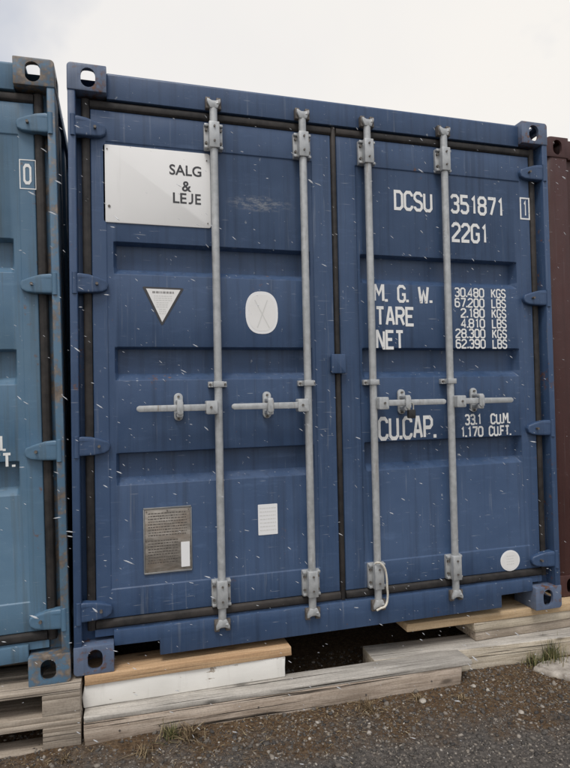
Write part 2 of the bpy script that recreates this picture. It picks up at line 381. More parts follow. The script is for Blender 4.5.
def stroke(mb, pts, w, y):
    pts = [Vector((p[0], p[1])) for p in pts]; closed = (pts[0]-pts[-1]).length < 1e-6 and len(pts) > 2
    if closed: pts = pts[:-1]
    n = len(pts); Lf, Rt = [], []
    for i in range(n):
        a = pts[i-1] if (i > 0 or closed) else None; b = pts[(i+1) % n] if (i < n-1 or closed) else None
        d1 = (pts[i]-a).normalized() if a is not None else None; d2 = (b-pts[i]).normalized() if b is not None else None
        if d1 is None: d1 = d2
        if d2 is None: d2 = d1
        n1 = Vector((-d1.y, d1.x)); n2 = Vector((-d2.y, d2.x)); m = (n1+n2)
        m = n1 if m.length < 1e-4 else m.normalized()
        k = min(1.6, 1/max(.2, m.dot(n1))); e = Vector((0, 0))
        if not closed and i == 0: e = -d2*w*.0
        Lf.append(pts[i]+m*w/2*k+e); Rt.append(pts[i]-m*w/2*k+e)
    vs = [(p.x, y, p.y) for p in Lf] + [(p.x, y, p.y) for p in Rt]
    for i in range(n if closed else n-1):
        j = (i+1) % n; e = len(mb.f)*.00002
        mb.add([(vs[q][0], y-e, vs[q][2]) for q in (i, j, j+n, i+n)], [(0, 1, 2, 3)])
def marks(parent, text, x0, x1, z0, z1, y, wt=1.3, mat='lettering', adv=5.6, name='lettering'):
    """a line of stencilled marks filling x0..x1, z0..z1"""
    mb = MB(); xs = []; cx = 0
    for ch in text:
        if ch == ' ': cx += adv*.75; continue
        g = GL[ch]; wd = max(p[0] for st in g for p in st)
        xs.append((ch, cx)); cx += (wd if ch != '1' else 3.2) + adv - 4
    tot = cx-(adv-4) + wt; sx = (x1-x0)/tot; sz = (z1-z0)/(7+wt)
    dy = 0
    for ch, ox in xs:
        for st in GL[ch]:
            tmp = MB(); stroke(tmp, st, wt*(1.25 if ch == '.' else 1), 0)
            mb.add([(x0+(v[0]+ox+wt/2)*sx, y-dy+v[1], z0+(v[2]+wt/2)*sz) for v in tmp.v], tmp.f); dy += .00002*len(tmp.f)
    me = bpy.data.meshes.new(name); me.from_pydata(mb.v, [], mb.f); me.materials.append(M[mat])
    return link(name, me, parent)
def frame(parent, x0, x1, z0, z1, w, y, mat='lettering', name='lettering'):
    mb = MB()
    for a in ((x0, x1, z0, z0+w), (x0, x1, z1-w, z1), (x0, x0+w, z0+w, z1-w), (x1-w, x1, z0+w, z1-w)): mb.add([(a[0], y, a[2]), (a[1], y, a[2]), (a[1], y, a[3]), (a[0], y, a[3])], [(0, 1, 2, 3)])
    me = bpy.data.meshes.new(name); me.from_pydata(mb.v, [], mb.f); me.materials.append(M[mat]); return link(name, me, parent)
def fonttext(parent, text, x0, x1, z0, z1, y, mat='sign_ink', bold=.018, name='lettering'):
    cu = bpy.data.curves.new('t', 'FONT'); cu.body = text; cu.size = 1; cu.offset = bold; cu.resolution_u = 4
    o = bpy.data.objects.new('t', cu); C.objects.link(o); dg = bpy.context.evaluated_depsgraph_get(); dg.update()
    me = bpy.data.meshes.new_from_object(o.evaluated_get(dg)); bpy.data.objects.remove(o); bpy.data.curves.remove(cu)
    co = np.array([v.co[:] for v in me.vertices]); a, b = co.min(0), co.max(0)
    for v in me.vertices:
        v.co = (x0+(v.co.x-a[0])/(b[0]-a[0])*(x1-x0), y, z0+(v.co.y-a[1])/(b[1]-a[1])*(z1-z0))
    me.name = name; me.materials.clear(); me.materials.append(M[mat]); return link(name, me, parent)

# ------------------------------------------------------------------ shipping containers
CW, CH, CL = 2.438, 2.591, 6.058
def make_casting(r=.018):
    """top front left corner casting with its oval openings"""
    o = [(0, -.118), (.162, -.118), (.162, 0)] + [(r-r*math.sin(R(90*i/6)), -r+r*math.cos(R(90*i/6))) for i in range(7)]
    base = MB().prism(o, 0, .178).obj('t0', None, bevel=.004, seg=2)
    cut = [MB().box(.014, .146, .016, .162, -.104, -.012),
           MB().prism(stadium(.086, -.060, .060, .085), -.05, .05),
           MB().prism(stadium(.098, -.060, .078, .056), -.05, .05, 'yz'),
           MB().prism(stadium(.084, .100, .072, .128), -.06, .05, 'xy')]
    tmp = []
    for i, c in enumerate(cut):
        q = c.obj('t%d' % (i+1), None, smooth=False); tmp.append(q); md = base.modifiers.new('b', 'BOOLEAN'); md.object = q; md.operation = 'DIFFERENCE'; md.solver = 'EXACT'
    dg = bpy.context.evaluated_depsgraph_get(); dg.update()
    me = bpy.data.meshes.new_from_object(base.evaluated_get(dg)); me.name = 'corner_casting'
    for q in tmp+[base]: bpy.data.objects.remove(q)
    me.polygons.foreach_set('use_smooth', [True]*len(me.polygons)); me.set_sharp_from_angle(angle=R(30)); return me
CAST = make_casting(); CASTR = make_casting(.048)
def corr(n, p, d, length):
    """trapezoid corrugation profile along one axis: list of (along, depth)"""
    st = length/n; l = []
    for i in range(n):
        a = i*st; l += [(a, 0), (a+st*.34, 0), (a+st*.5, d), (a+st*.84, d)]
    return l + [(length, 0)]
BARX = (.627, 1.052, 1.386, 1.811)
PZ = ((1.698, 1.842), (1.230, 1.378), (.772, .914))
DY, DP = .045, .050        # door face and the panel set back in it

def leaf_mesh(x0, x1, mat):
    a, b = x0+.062, x1-.098          # panel edges (hinge side, free side)
    ra, rb = x0+.085, x1-.09
    xs = [x0, x0+.004, a, a+.004, ra+.004, ra+.016, rb-.016, rb-.004, rb-.003, b+.016, x1-.004, x1]
    xs = [x0, x0+.004, a, a+.004, ra+.006, ra+.020, b-.034, b-.018, b-.004, b, x1-.004, x1]
    zs = [.206, .210, .328, .332]
    for z0, z1 in reversed(PZ): zs += [z0, z0+.034, z1-.008, z1]
    zs += [2.278, 2.282, 2.415, 2.419]
    ribz = set()
    for z0, z1 in PZ: ribz |= {round(z0+.034, 4), round(z1-.008, 4)}
    def dep(i, j):
        x, z = xs[i], zs[j]
        if i in (0, len(xs)-1) or j in (0, len(zs)-1): return DY+.006
        if round(z, 4) in ribz and 5 <= i <= 6: return DP+.054
        if 3 <= i <= 8 and 3 <= j <= len(zs)-4: return DP
        return DY
    vs = [(x, dep(i, j), z) for j, z in enumerate(zs) for i, x in enumerate(xs)]; n = len(xs)
    fs = [(j*n+i, j*n+i+1, (j+1)*n+i+1, (j+1)*n+i) for j in range(len(zs)-1) for i in range(n-1)]
    mb = MB().add(vs, fs)
    # edges and back of the leaf
    k = len(zs)-1; y1 = .10
    for loop in ([(i, 0) for i in range(n)], [(n-1, j) for j in range(k+1)], [(i, k) for i in range(n)][::-1], [(0, j) for j in range(k+1)][::-1]):
        o = len(mb.v); q = [vs[j*n+i] for i, j in loop]
        mb.v += q + [(p[0], y1, p[2]) for p in q]; m = len(q)
        mb.f += [(o+i, o+i+m, o+i+1+m, o+i+1) for i in range(m-1)]
    mb.add([(x0, y1, zs[0]), (x1, y1, zs[0]), (x1, y1, zs[-1]), (x0, y1, zs[-1])], [(3, 2, 1, 0)])
    me = bpy.data.meshes.new('door'); me.from_pydata(mb.v, [], mb.f)
    bm = bmesh.new(); bm.from_mesh(me); bmesh.ops.remove_doubles(bm, verts=bm.verts, dist=1e-5)
    inner = [e for e in bm.edges if len(e.link_faces) == 2 and e.calc_face_angle(0) > R(20)]
    bmesh.ops.bevel(bm, geom=inner, offset=.004, segments=2, profile=.5, affect='EDGES', clamp_overlap=True)
    bmesh.ops.recalc_face_normals(bm, faces=bm.faces); bm.to_mesh(me); bm.free()
    me.polygons.foreach_set('use_smooth', [True]*len(me.polygons)); me.set_sharp_from_angle(angle=R(40)); me.materials.append(mat); return me

def hinge_mesh(mat):
    """strap hinge: thick at the pin on the post, tapering to a blunt tip on the door"""
    o = [(.010, -.040), (.095, -.037), (.136, -.031), (.155, -.019), (.159, .002), (.153, .016), (.118, .029), (.078, .040), (.040, .043), (.010, .038)]
    n = len(o); cx, cz = .080, 0; vs = []
    yt = lambda x: .004 + .020*max(0, (x-.05)/.11)
    for k, (sx, sz, f) in enumerate(((1, 1, None), (1, 1, .004), (.96, .90, .0005), (.85, .62, 0))):
        vs += [(cx+(x-cx)*sx, .047 if f is None else yt(x)+f, cz+z*sz) for x, z in o]
    fs = [tuple(range(n))[::-1], tuple(range(3*n, 4*n))] + [(k*n+i, k*n+(i+1) % n, (k+1)*n+(i+1) % n, (k+1)*n+i) for k in range(3) for i in range(n)]
    mb = MB().add(vs, fs)
    mb.cyl((.022, .008, -.046), (.022, .008, .046), .0115, 12)
    return mb.mesh('hinge', mat, bevel=.0012, seg=1)
def bracket_mesh():
    mb = MB().box(-.043, .043, .026, .046, -.060, .060)
    mb.box(-.024, .024, -.012, .03, -.060, .060)
    for s in (-1, 1):
        mb.box(s*.024, s*.043, .012, .03, .044, .058); mb.box(s*.024, s*.043, .012, .03, -.058, -.044)
    return mb.mesh('bracket', 'galvanised', bevel=.004)
BOLT = {}
def bolts(parent, pts, r=.006, y=.012, loc=(0, 0, 0), name='bolt'):
    if r not in BOLT: BOLT[r] = MB().cyl((0, .012, 0), (0, -.004, 0), r, 6).mesh('bolt', 'bolt')
    for x, z in pts: put(name, BOLT[r], parent, (loc[0]+x, loc[1]+y, loc[2]+z))
B4 = [(-.034, -.03), (.034, -.03), (-.034, .03), (.034, .03)]; B2 = [(0, .036), (0, -.03)]; BG = [(-.034, 0), (.034, 0)]
def cam_mesh(s):
    """claw at the end of a locking bar; s = +1 top, -1 bottom"""
    mb = MB().cyl((0, .012, -.035*s), (0, .012, .020*s), .0165, 14)
    mb.prism([(-.017, .006*s), (.017, .006*s), (.032, .038*s), (.030, .050*s), (.008, .040*s), (-.008, .040*s), (-.030, .050*s), (-.030, .034*s)], -.006, .030)
    mb.cyl((-.020, .012, .020*s), (.024, -.002, .030*s), .009, 8)
    return mb.mesh('cam', 'galvanised', bevel=.003)
def keeper_mesh(s):
    mb = MB().box(-.036, -.014, .005, .032, .0*s, .052*s).box(.014, .036, .005, .032, .0*s, .052*s).box(-.036, .036, .018, .032, .030*s, .044*s)
    return mb.mesh('keeper', 'bolt', bevel=.003)
def guide_mesh():
    mb = MB().box(-.042, .042, .028, .052, -.013, .013).box(-.024, .024, -.010, .03, -.013, .013).box(-.042, .042, .02, .03, -.013, -.009)
    return mb.mesh('guide', 'galvanised', bevel=.003)
SH = dict(bracket=bracket_mesh(),
          camt=cam_mesh(1), camb=cam_mesh(-1), keept=keeper_mesh(1), keepb=keeper_mesh(-1), guide=guide_mesh())
def put(name, me, parent, loc):
    o = link(name, me, parent); o.location = loc; return o

def handle(parent, bx, s, length, catch):
    """lever on a locking bar; s = -1 to the left, +1 to the right; catch = distance of the catch from the bar"""
    hz = 1.105
    h = MB(); a = s*.020; b = s*length
    o = [(a, -.015), (b-s*.012, -.0135), (b-s*.002, -.008), (b, .0), (b-s*.002, .008), (b-s*.012, .0135), (a, .015)]
    h.prism([(bx+x, hz+z) for x, z in o], -.026, -.012)
    h.obj('handle', 'galvanised', parent, bevel=.003)
    p = MB().prism(rrect(bx+s*.010 if s > 0 else bx+s*.062, bx+s*.062 if s > 0 else bx+s*.010, hz-.031, hz+.029, .007), -.032, .016)
    p.obj('handle_pivot', 'galvanised', parent, bevel=.003)
    bolts(parent, [(bx+s*.040, hz)], .006, -.032)
    cx = bx+s*catch
    c = MB().prism(rrect(cx-.020, cx+.020, hz-.058, hz+.066, .0195), .034, .0485)
    c.prism(rrect(cx-.014, cx+.014, hz-.040, hz-.018, .006), -.032, .040)
    c.prism(rrect(cx-.013, cx+.013, hz+.018, hz+.036, .006), -.034, .040)
    c.prism(rrect(cx-.014, cx+.014, hz-.030, hz+.032, .010), -.039, -.029)
    c.obj('handle_catch', 'galvanised', parent, bevel=.003)
    bolts(parent, [(cx, hz+.050), (cx, hz-.049)], .0055, .028)

def locking_bar(root, i, lens=(.36, .372, .378, .345), catch=(.176, .194, .163, .150)):
    bx = BARX[i]; s = -1 if i < 2 else 1
    bar = MB().cyl((bx, .012, .155), (bx, .012, 2.465), .0178, 18).obj('locking_bar', 'galvanised', root)
    for z in (.271, 2.338):
        put('bracket', SH['bracket'], bar, (bx, 0, z)); bolts(bar, B4, .006, .02, (bx, 0, z)); bolts(bar, B2, .005, -.014, (bx, 0, z))
    put('guide', SH['guide'], bar, (bx, 0, 1.207)); bolts(bar, BG, .005, .02, (bx, 0, 1.207))
    put('cam', SH['camt'], bar, (bx, 0, 2.455)); put('cam', SH['camb'], bar, (bx, 0, .166))
    put('keeper', SH['keept'], bar, (bx, 0, 2.462)); put('keeper', SH['keepb'], bar, (bx, 0, .158))
    handle(bar, bx, s, lens[i], catch[i]); return bar

def body(root, paintm, castm, postm, doors=True):
    m = paintm
    for ix in (0, 1):
        for iy in (0, 1):
            for iz in (0, 1):
                me = mirrored(CAST if doors else CASTR, castm, -1 if ix else 1, -1 if iy else 1, 1 if iz else -1, (CW if ix else 0, CL if iy else 0, CH if iz else 0))
                link('corner_casting', me, root)
    for ix in (0, 1):
        for iy in (0, 1):
            fx = (lambda x: CW-x) if ix else (lambda x: x); fy = (lambda y: CL-y) if iy else (lambda y: y)
            if iy == 0 and doors: pr = [(.002, .004), (.032, .004), (.034, .010), (.034, .072), (.085, .078), (.085, .15), (.002, .15)]
            else: pr = [(.004+.05-.05*math.cos(R(15*i)), .004+.05-.05*math.sin(R(15*i))) for i in range(7)] + [(.15, .004), (.15, .05), (.06, .15), (.004, .15)]
            MB().prism([(fx(x), fy(y)) for x, y in pr], .117, CH-.117, 'xy').obj('corner_post', postm, root, bevel=.003)
    # long sides, roof, floor, far end
    for ix in (0, 1):
        x0 = .022; pr = corr(21, 0, .036, CL-.30); vs = []
        for a, d in pr:
            x = x0+d; vs += [((CW-x) if ix else x, .15+a, .14), ((CW-x) if ix else x, .15+a, 2.53)]
        MB().add(vs, [(2*i, 2*i+1, 2*i+3, 2*i+2) for i in range(len(pr)-1)]).obj('side_wall', m, root, smooth=False)
        q = (lambda a, b: (CW-b, CW-a)) if ix else (lambda a, b: (a, b))
        a, b = q(.008, .07); MB().box(a, b, .178, CL-.178, 2.51, 2.575).obj('top_side_rail', m, root, bevel=.004)
        a, b = q(.008, .06); MB().box(a, b, .178, CL-.178, .03, .17).obj('bottom_side_rail', m, root, bevel=.004)
    pr = corr(24, 0, .018, CL-.2); vs = []
    for a, d in pr: vs += [(.05, .1+a, 2.572-d), (CW-.05, .1+a, 2.572-d)]
    MB().add(vs, [(2*i, 2*i+1, 2*i+3, 2*i+2) for i in range(len(pr)-1)]).obj('roof', m, root, smooth=False)
    MB().box(.07, CW-.07, .12, CL-.1, .15, .18).obj('floor', 'underside', root)
    cm = MB().box(.06, CW-.06, -.02, .02, .035, .15).mesh('cross_member', 'underside')
    for i in range(14): put('cross_member', cm, root, (0, .35+i*.41, 0))
    ends = [CL-.03] if doors else [CL-.03, .03]
    for ye in ends:
        pr = corr(8, 0, .04, CW-.30); vs = []; s = -1 if ye > 1 else 1
        for a, d in pr: vs += [(.15+a, ye+s*d, .15), (.15+a, ye+s*d, 2.5)]
        MB().add(vs, [(2*i, 2*i+1, 2*i+3, 2*i+2) for i in range(len(pr)-1)]).obj('end_wall', m, root, smooth=False)
        for z0, z1 in ((.03, .17), (2.47, 2.58)):
            MB().box(.162, CW-.162, ye-.03 if s < 0 else .01, CL-.01 if s < 0 else ye+.06, z0, z1).obj('end_rail', m, root, bevel=.004)

def doors(root, paintm, hinge_m):
    # header and sill
    h = MB().prism([(.030, 2.462), (.030, 2.570), (.036, 2.579), (.15, 2.579), (.15, 2.440), (.062, 2.440), (.062, 2.462)], .162, CW-.162, 'yz')
    h.obj('door_header', paintm, root, bevel=.003)
    n0, n1, nz = .162, .354, .098
    o = [(.162, .162), (n0, nz), (n1, nz-.002), (n1, .033), (CW-n1, .033), (CW-n1, nz-.002), (CW-n0, nz), (CW-.162, .162)]
    MB().prism(o, .022, .045).obj('door_sill', paintm, root, bevel=.003)
    MB().box(.085, CW-.085, .046, .12, .135, .166).obj('door_sill_ledge', paintm, root)
    leaves = []
    for side in (0, 1):
        x0, x1 = .090, 1.205
        me = leaf_mesh(x0, x1, paintm)
        if side: me = mirrored(me, paintm, -1, 1, 1, (CW, 0, 0))
        d = link('door', me, root); leaves.append(d)
        fx = (lambda x: CW-x) if side else (lambda x: x)
        # rubber seal round the leaf: lipped strips
        seal = MB()
        pr = [(.054, .050), (.060, .041), (.074, .037), (.088, .043), (.0895, .052), (.0895, .08), (.054, .08)]
        seal.prism([(fx(x), y) for x, y in pr], .166, 2.459, 'xy')
        for zc in (.186, 2.438):
            pz = [(.046, zc-.020), (.037, zc-.012), (.035, zc), (.037, zc+.012), (.046, zc+.020), (.08, zc+.020), (.08, zc-.020)]
            seal.prism(pz, min(fx(.0900), fx(1.2050)), max(fx(.0900), fx(1.2050)), 'yz')
        seal.obj('seal', 'rubber', d, bevel=.002)
        hm = hinge_mesh(hinge_m)
        if side: hm = mirrored(hm, hinge_m, -1, 1, 1, (CW, 0, 0))
        for z in (.255, .950, 1.645, 2.322):
            put('hinge', hm, d, (0, 0, z)); bolts(d, [(fx(.112), z)], .0065, .004)
    c = MB().prism([(1.2055, .056), (1.212, .042), (1.222, .038), (1.238, .038), (1.247, .043), (1.2325+.0, .08), (1.2055, .08)], .207, 2.417, 'xy')
    c2 = MB().prism([(1.2052, .052), (1.2095, .041), (1.219, .037), (1.2285, .041), (1.2328, .052), (1.2328, .08), (1.2052, .08)], .166, 2.459, 'xy')
    c2.obj('centre_seal', 'rubber', root, bevel=.002)
    t = MB().prism(rrect(1.176, 1.250, 1.252, 1.345, .006), .018, .030); t.box(1.176, 1.200, .028, .046, 1.262, 1.336)
    t.obj('door_overlap_tab', paintm, root, bevel=.004)
    return leaves

# --- the container in the middle
A = empty('shipping_container', 'dark blue shipping container with four grey locking bars and a SALG & LEJE sign', 'shipping container', (0, 0, 0), group='shipping containers in a row')
body(A, M['blue'], M['blue_cast'], M['blue_post'])
ld, rd = doors(A, M['blue'], M['blue'])
for i in range(4): locking_bar(A, i)
T = .0012
yp, yf = DP-T, DY-T
def sticker(name, outline, mat, parent, y=None, th=.0016):
    y = DP if y is None else y
    return MB().prism(outline, y-th, y+.002).obj(name, mat, parent, bevel=.0003, seg=1)
sg = MB().prism(rrect(.142, .613, 1.924, 2.268, .012), DP-.005, DP+.001).obj('sign_panel', 'sign_white', A, bevel=.0012)
sg['label'] = 'white sign reading SALG & LEJE'
ys = DP-.0058
fonttext(sg, 'SALG', .428, .572, 2.157, 2.205, ys); fonttext(sg, '&', .483, .525, 2.085, 2.132, ys); fonttext(sg, 'LE', .442, .503, 2.029, 2.077, ys); fonttext(sg, 'E', .542, .568, 2.029, 2.077, ys)
jm = MB(); stroke(jm, [(.529, 2.077), (.529, 2.044), (.5265, 2.036), (.521, 2.0325), (.512, 2.0325)], .0078, ys)
me = bpy.data.meshes.new('lettering'); me.from_pydata(jm.v, [], jm.f); me.materials.append(M['sign_ink']); link('lettering', me, sg)
for x, z in ((.166, 1.995), (.597, 2.235), (.160, 2.248), (.598, 1.945)):
    bolts(sg, [(x, z)], .003 if x != .166 else .006, DP-.004, name='screw')
def lines(parent, rows, y, mat, seed=1):
    """rows of small illegible print: (x0, x1, z, height)"""
    rnd = random.Random(seed); mb = MB()
    for x0, x1, z, h in rows:
        x = x0
        while x < x1-.002:
            l = min(rnd.uniform(.004, .013), x1-x); mb.add([(x, y, z), (x+l, y, z), (x+l, y, z+h), (x, y, z+h)], [(0, 1, 2, 3)]); x += l+.003
    me = bpy.data.meshes.new('print'); me.from_pydata(mb.v, [], mb.f); me.materials.append(M[mat]); return stuff(link('print', me, parent))
# warning triangle
tri = sticker('warning_triangle', [(.303, 1.6435), (.309, 1.6465), (.478, 1.6445), (.483, 1.640), (.389, 1.477), (.382, 1.477)], 'sign_ink', A)
MB().prism([(.318, 1.638), (.469, 1.636), (.3862, 1.4895)], DP-.0026, DP-.001).obj('sticker_face', 'sticker', tri)
lines(tri, [(.345, .440, 1.618, .009)], DP-.0032, 'grey_ink', 2)
lines(tri, [(.352, .430, 1.605-.0095*k, .003) for k in range(3)] + [(.362, .415, 1.575-.0095*k, .003) for k in range(3)] + [(.374, .403, 1.545-.0095*k, .003) for k in range(3)], DP-.0032, 'faint_ink', 3)
# oval sticker
def sup(cx, cz, a, b, p=2.5, n=40):
    return [(cx+a*abs(math.cos(t))**(2/p)*(1 if math.cos(t) >= 0 else -1), cz+b*abs(math.sin(t))**(2/p)*(1 if math.sin(t) >= 0 else -1)) for t in [2*math.pi*i/n for i in range(n)]]
ov = sticker('oval_sticker', sup(.845, 1.541, .078, .100), 'sticker_edge', A)
MB().prism(sup(.845, 1.541, .066, .087), DP-.0022, DP-.001).obj('sticker_face', 'sticker', ov)
cr = MB(); stroke(cr, [(.812, 1.600), (.880, 1.470)], .004, DP-.0028); cr2 = MB(); stroke(cr2, [(.872, 1.600), (.822, 1.470)], .004, DP-.00285); cr.add(cr2.v, cr2.f)
me = bpy.data.meshes.new('print'); me.from_pydata(cr.v, [], cr.f); me.materials.append(M['faint_ink']); stuff(link('print', me, ov))
# small white label with a printed grid
lb = sticker('paper_label', rrect(.808, .901, .506, .647, .003), 'sticker_edge', A)
lines(lb, [(.816, .893, .628-.017*k, .0035) for k in range(7)], DP-.0022, 'faint_ink', 4)
# data plate
dp = MB().prism([(.297, .386), (.497, .384), (.496, .660), (.298, .661)], DP-.004, DP+.001).obj('data_plate', 'data_plate', A, bevel=.001)
MB().box(.292, .500, DP-.007, DP, .6615, .668).box(.291, .2965, DP-.006, DP, .384, .661).box(.4975, .502, DP-.006, DP, .384, .661).box(.293, .500, DP-.007, DP, .379, .3855).obj('plate_rim', 'plate_rim', dp, bevel=.001)
MB().prism(rrect(.453, .491, .398, .508, .002), DP-.0055, DP-.003).obj('sticker_face', 'sticker_edge', dp)
lines(dp, [(.312, .480, .64-.012*k, .004) for k in range(9)] + [(.310, .440, .52-.012*k, .004) for k in range(9)], DP-.0046, 'bolt', 5)
for x, z in ((.305, .651), (.489, .651), (.305, .394), (.395, .652), (.302, .525)): bolts(dp, [(x, z)], .003, DP-.004, name='screw')
# round sticker
rs = sticker('round_sticker', sup(2.158, .262, .059, .054, 2.0), 'sticker_edge', A, DY)
MB().prism(sup(2.158, .262, .052, .047, 2.0), DY-.0022, DY-.001).obj('sticker_face', 'sticker', rs)
lines(rs, [(2.135, 2.182, .285-.014*k, .003) for k in range(4)], DY-.0028, 'faint_ink', 6)
# stencilled marks
def stencil(root, full=True):
    if full:
        marks(root, 'DCSU', 1.541, 1.758, 2.075, 2.178, yp); marks(root, '351871', 1.862, 2.186, 2.080, 2.182, yp)
        marks(root, '22G1', 1.866, 2.082, 1.930, 2.034, yp)
        marks(root, '1', 2.303, 2.328, 2.090, 2.178, yf); frame(root, 2.284, 2.346, 2.074, 2.194, .008, yf-.0003)
        marks(root, 'M.', 1.416, 1.492, 1.606, 1.696, yp); marks(root, 'G.', 1.546, 1.608, 1.606, 1.696, yp); marks(root, 'W.', 1.662, 1.742, 1.606, 1.696, yp); marks(root, 'TARE', 1.424, 1.640, 1.487, 1.586, yp); marks(root, 'NET', 1.424, 1.578, 1.370, 1.468, yp)
        W = (('30.480', 'KGS'), ('67.200', 'LBS'), ('2.180', 'KGS'), ('4.810', 'LBS'), ('28.300', 'KGS'), ('62.390', 'LBS'))
        for k, (n, u) in enumerate(W):
            z1 = 1.694-.0535*k; x0 = 1.872 if len(n) == 6 else 1.906
            marks(root, n, x0, 2.050, z1-.0505, z1, yp, wt=1.3); marks(root, u, 2.092, 2.182, z1-.0505, z1, yp, wt=1.3)
        marks(root, 'CU.CAP.', 1.424, 1.744, .918, 1.036, yp)
        marks(root, '33.1', 1.912, 2.012, .978, 1.036, yp, wt=1.5); marks(root, 'CU.M.', 2.066, 2.186, .978, 1.036, yp, wt=1.5)
        marks(root, '1.170', 1.884, 2.022, .916, .972, yp, wt=1.5); marks(root, 'CU.FT.', 2.054, 2.190, .916, .972, yp, wt=1.5)
stencil(A)
# --- the weathered container on the left, leaning slightly away
B = empty('shipping_container', 'weathered light blue shipping container with rusty corners, at the left edge of the photo', 'shipping container', group='shipping containers in a row')
tilt = R(-.86); B.rotation_euler = (0, tilt, 0)
pc = Vector((-.009, -.012, -.0095)) - Matrix.Rotation(tilt, 3, 'Y') @ Vector((CW, 0, 0)); B.location = pc
body(B, M['teal'], M['teal_cast'], M['teal_post']); doors(B, M['teal'], M['teal'])
for i in range(4): locking_bar(B, i)
marks(B, '0', 2.301, 2.333, 2.070, 2.158, yf); frame(B, 2.286, 2.352, 2.050, 2.176, .004, yf-.0003)
for k in range(6):
    z1 = 1.66-.0535*k; marks(B, ('KGS', 'LBS')[k % 2], 2.092, 2.180, z1-.0525, z1, yp, wt=1.5)
marks(B, 'CU.M.', 2.072, 2.205, .955, 1.02, yp, wt=1.5); marks(B, 'CU.FT.', 2.062, 2.240, .888, .950, yp, wt=1.5)

# --- the maroon container on the right, closed end towards us
D = empty('shipping_container', 'dark maroon shipping container with rounded corner at the right edge', 'shipping container', (2.522, .12, .0), group='shipping containers in a row')
body(D, M['red'], M['red'], M['red'], doors=False)

# ------------------------------------------------------------------ padlock and cord
pl = empty('padlock', 'small black padlock hanging from the third lever of the blue doors', 'padlock', (1.562, -.036, 1.052))
MB().prism(rrect(-.019, .019, -.024, .018, .006), -.012, .010).obj('lock_body', 'padlock_body', pl, bevel=.003)
MB().tube([(-.012, 0, .015), (-.012, 0, .040)] + [(.012*-math.cos(R(a)), 0, .040+.012*math.sin(R(a))) for a in range(30, 181, 30)] + [(.012, 0, .015)], .0035).obj('shackle', 'padlock_shackle', pl)
bx = BARX[2]
cp = [(-.022, -.008, .338), (-.012, -.019, .345), (.004, -.021, .338), (.020, -.022, .318), (.029, -.020, .290), (.033, -.019, .255), (.034, -.018, .220), (.037, -.016, .190), (.036, -.014, .165), (.030, -.016, .145), (.016, -.021, .132), (-.004, -.022, .128), (-.022, -.016, .118)]
def smooth_path(p, n=5):
    p = [Vector(q) for q in p]; o = []
    for i in range(len(p)-1):
        a, b, c, d = p[max(i-1, 0)], p[i], p[i+1], p[min(i+2, len(p)-1)]
        for k in range(n):
            t = k/n; o.append(.5*((2*b)+(c-a)*t+(2*a-5*b+4*c-d)*t*t+(3*b-a-3*c+d)*t**3))
    return o+[p[-1]]
tag(MB().tube([(bx+x, y, z) for x, y, z in smooth_path(cp)], .0052, 7).obj('cord', 'cord'), 'pale cord looped around the foot of the third locking bar', 'cord')

# ------------------------------------------------------------------ timber under the containers
def timber(name, mat, label, p0, p1, depth, z0, z1, cat='timber', rough=.003, seed=1, group='timbers propping up the containers', wav=0.0, bev=.004, top=None):
    """board whose front lower edge runs from p0 to p1 (x, y), going back by depth; own origin so the grain follows it"""
    rnd = random.Random(seed); dx, dy = p1[0]-p0[0], p1[1]-p0[1]; ln = math.hypot(dx, dy); ang = math.atan2(dy, dx); h = z1-z0
    n = max(6, int(ln/.06)); vs, fs = [], []
    ring = [(0, 0), (depth*.5, 0), (depth, 0), (depth, h*.5), (depth, h), (depth*.5, h), (0, h), (0, h*.5)]
    off = [rnd.uniform(0, 50) for _ in range(8)]
    for i in range(n+1):
        x = ln*i/n
        for k, (y, z) in enumerate(ring):
            e = rnd.uniform(-rough, rough) if i in (0, n) else 0
            jy = rough*noise.noise(Vector((x*5, off[k], 0))) * (1 if k in (0, 6, 7) else .5); jz = (rough*noise.noise(Vector((x*5, off[k], 9))) if k not in (0, 1, 2) else 0) * (.4 if k in (4, 5, 6) else 1)
            vs.append((x+e, y+jy, z+min(0, jz)+wav*math.sin(x*3)))
    for i in range(n):
        for k in range(8): fs.append((i*8+k, i*8+(k+1) % 8, (i+1)*8+(k+1) % 8, (i+1)*8+k))
    fs += [tuple(range(8)), tuple(range(n*8+7, n*8-1, -1))]
    o = MB().add(vs, fs).obj(name, mat, None, bevel=bev, seg=2, angle=50)
    if top:
        o.data.materials.append(M[top])
        for f in o.data.polygons:
            if f.normal.z > .7: f.material_index = 1
    o.location = (p0[0], p0[1], z0); o.rotation_euler = (0, 0, ang); return tag(o, label, cat, group) if label else o
timber('plank', 'pine_fresh', 'orange pine plank under the left corner of the blue container, on the white beam', (.042, -.008), (.940, -.004), .17, -.040, -.0005, seed=2, rough=.002, bev=.003)
timber('painted_beam', 'white_painted_wood', 'white painted beam with chipped edges below the orange plank', (.042, .001), (.908, .001), .14, -.1345, -.0405, seed=3, rough=.008)
timber('timber_board', 'timber_grey_dark', 'weathered grey board lying on top of the long front timber', (.043, -.073), (1.805, -.119), .125, -.157, -.135, seed=4, rough=.004, bev=.003)
gb = timber('timber_beam', 'timber_grey', 'long weathered grey timber lying on the gravel in front of the containers', (.041, -.075), (1.752, -.115), .118, -.250, -.1575, seed=5, rough=.006)
timber('timber_beam', 'timber_cream', 'cream squared timber with grey top lying behind the end of the grey timber', (1.362, .026), (2.95, -.078), .17, -.250, -.1355, seed=6, rough=.004, top='timber_grey_dark')
timber('timber_board', 'pallet_wood', 'lower of two stacked boards near the right corner of the blue container', (1.950, .058), (2.98, .052), .19, -.135, -.088, seed=7, rough=.004)
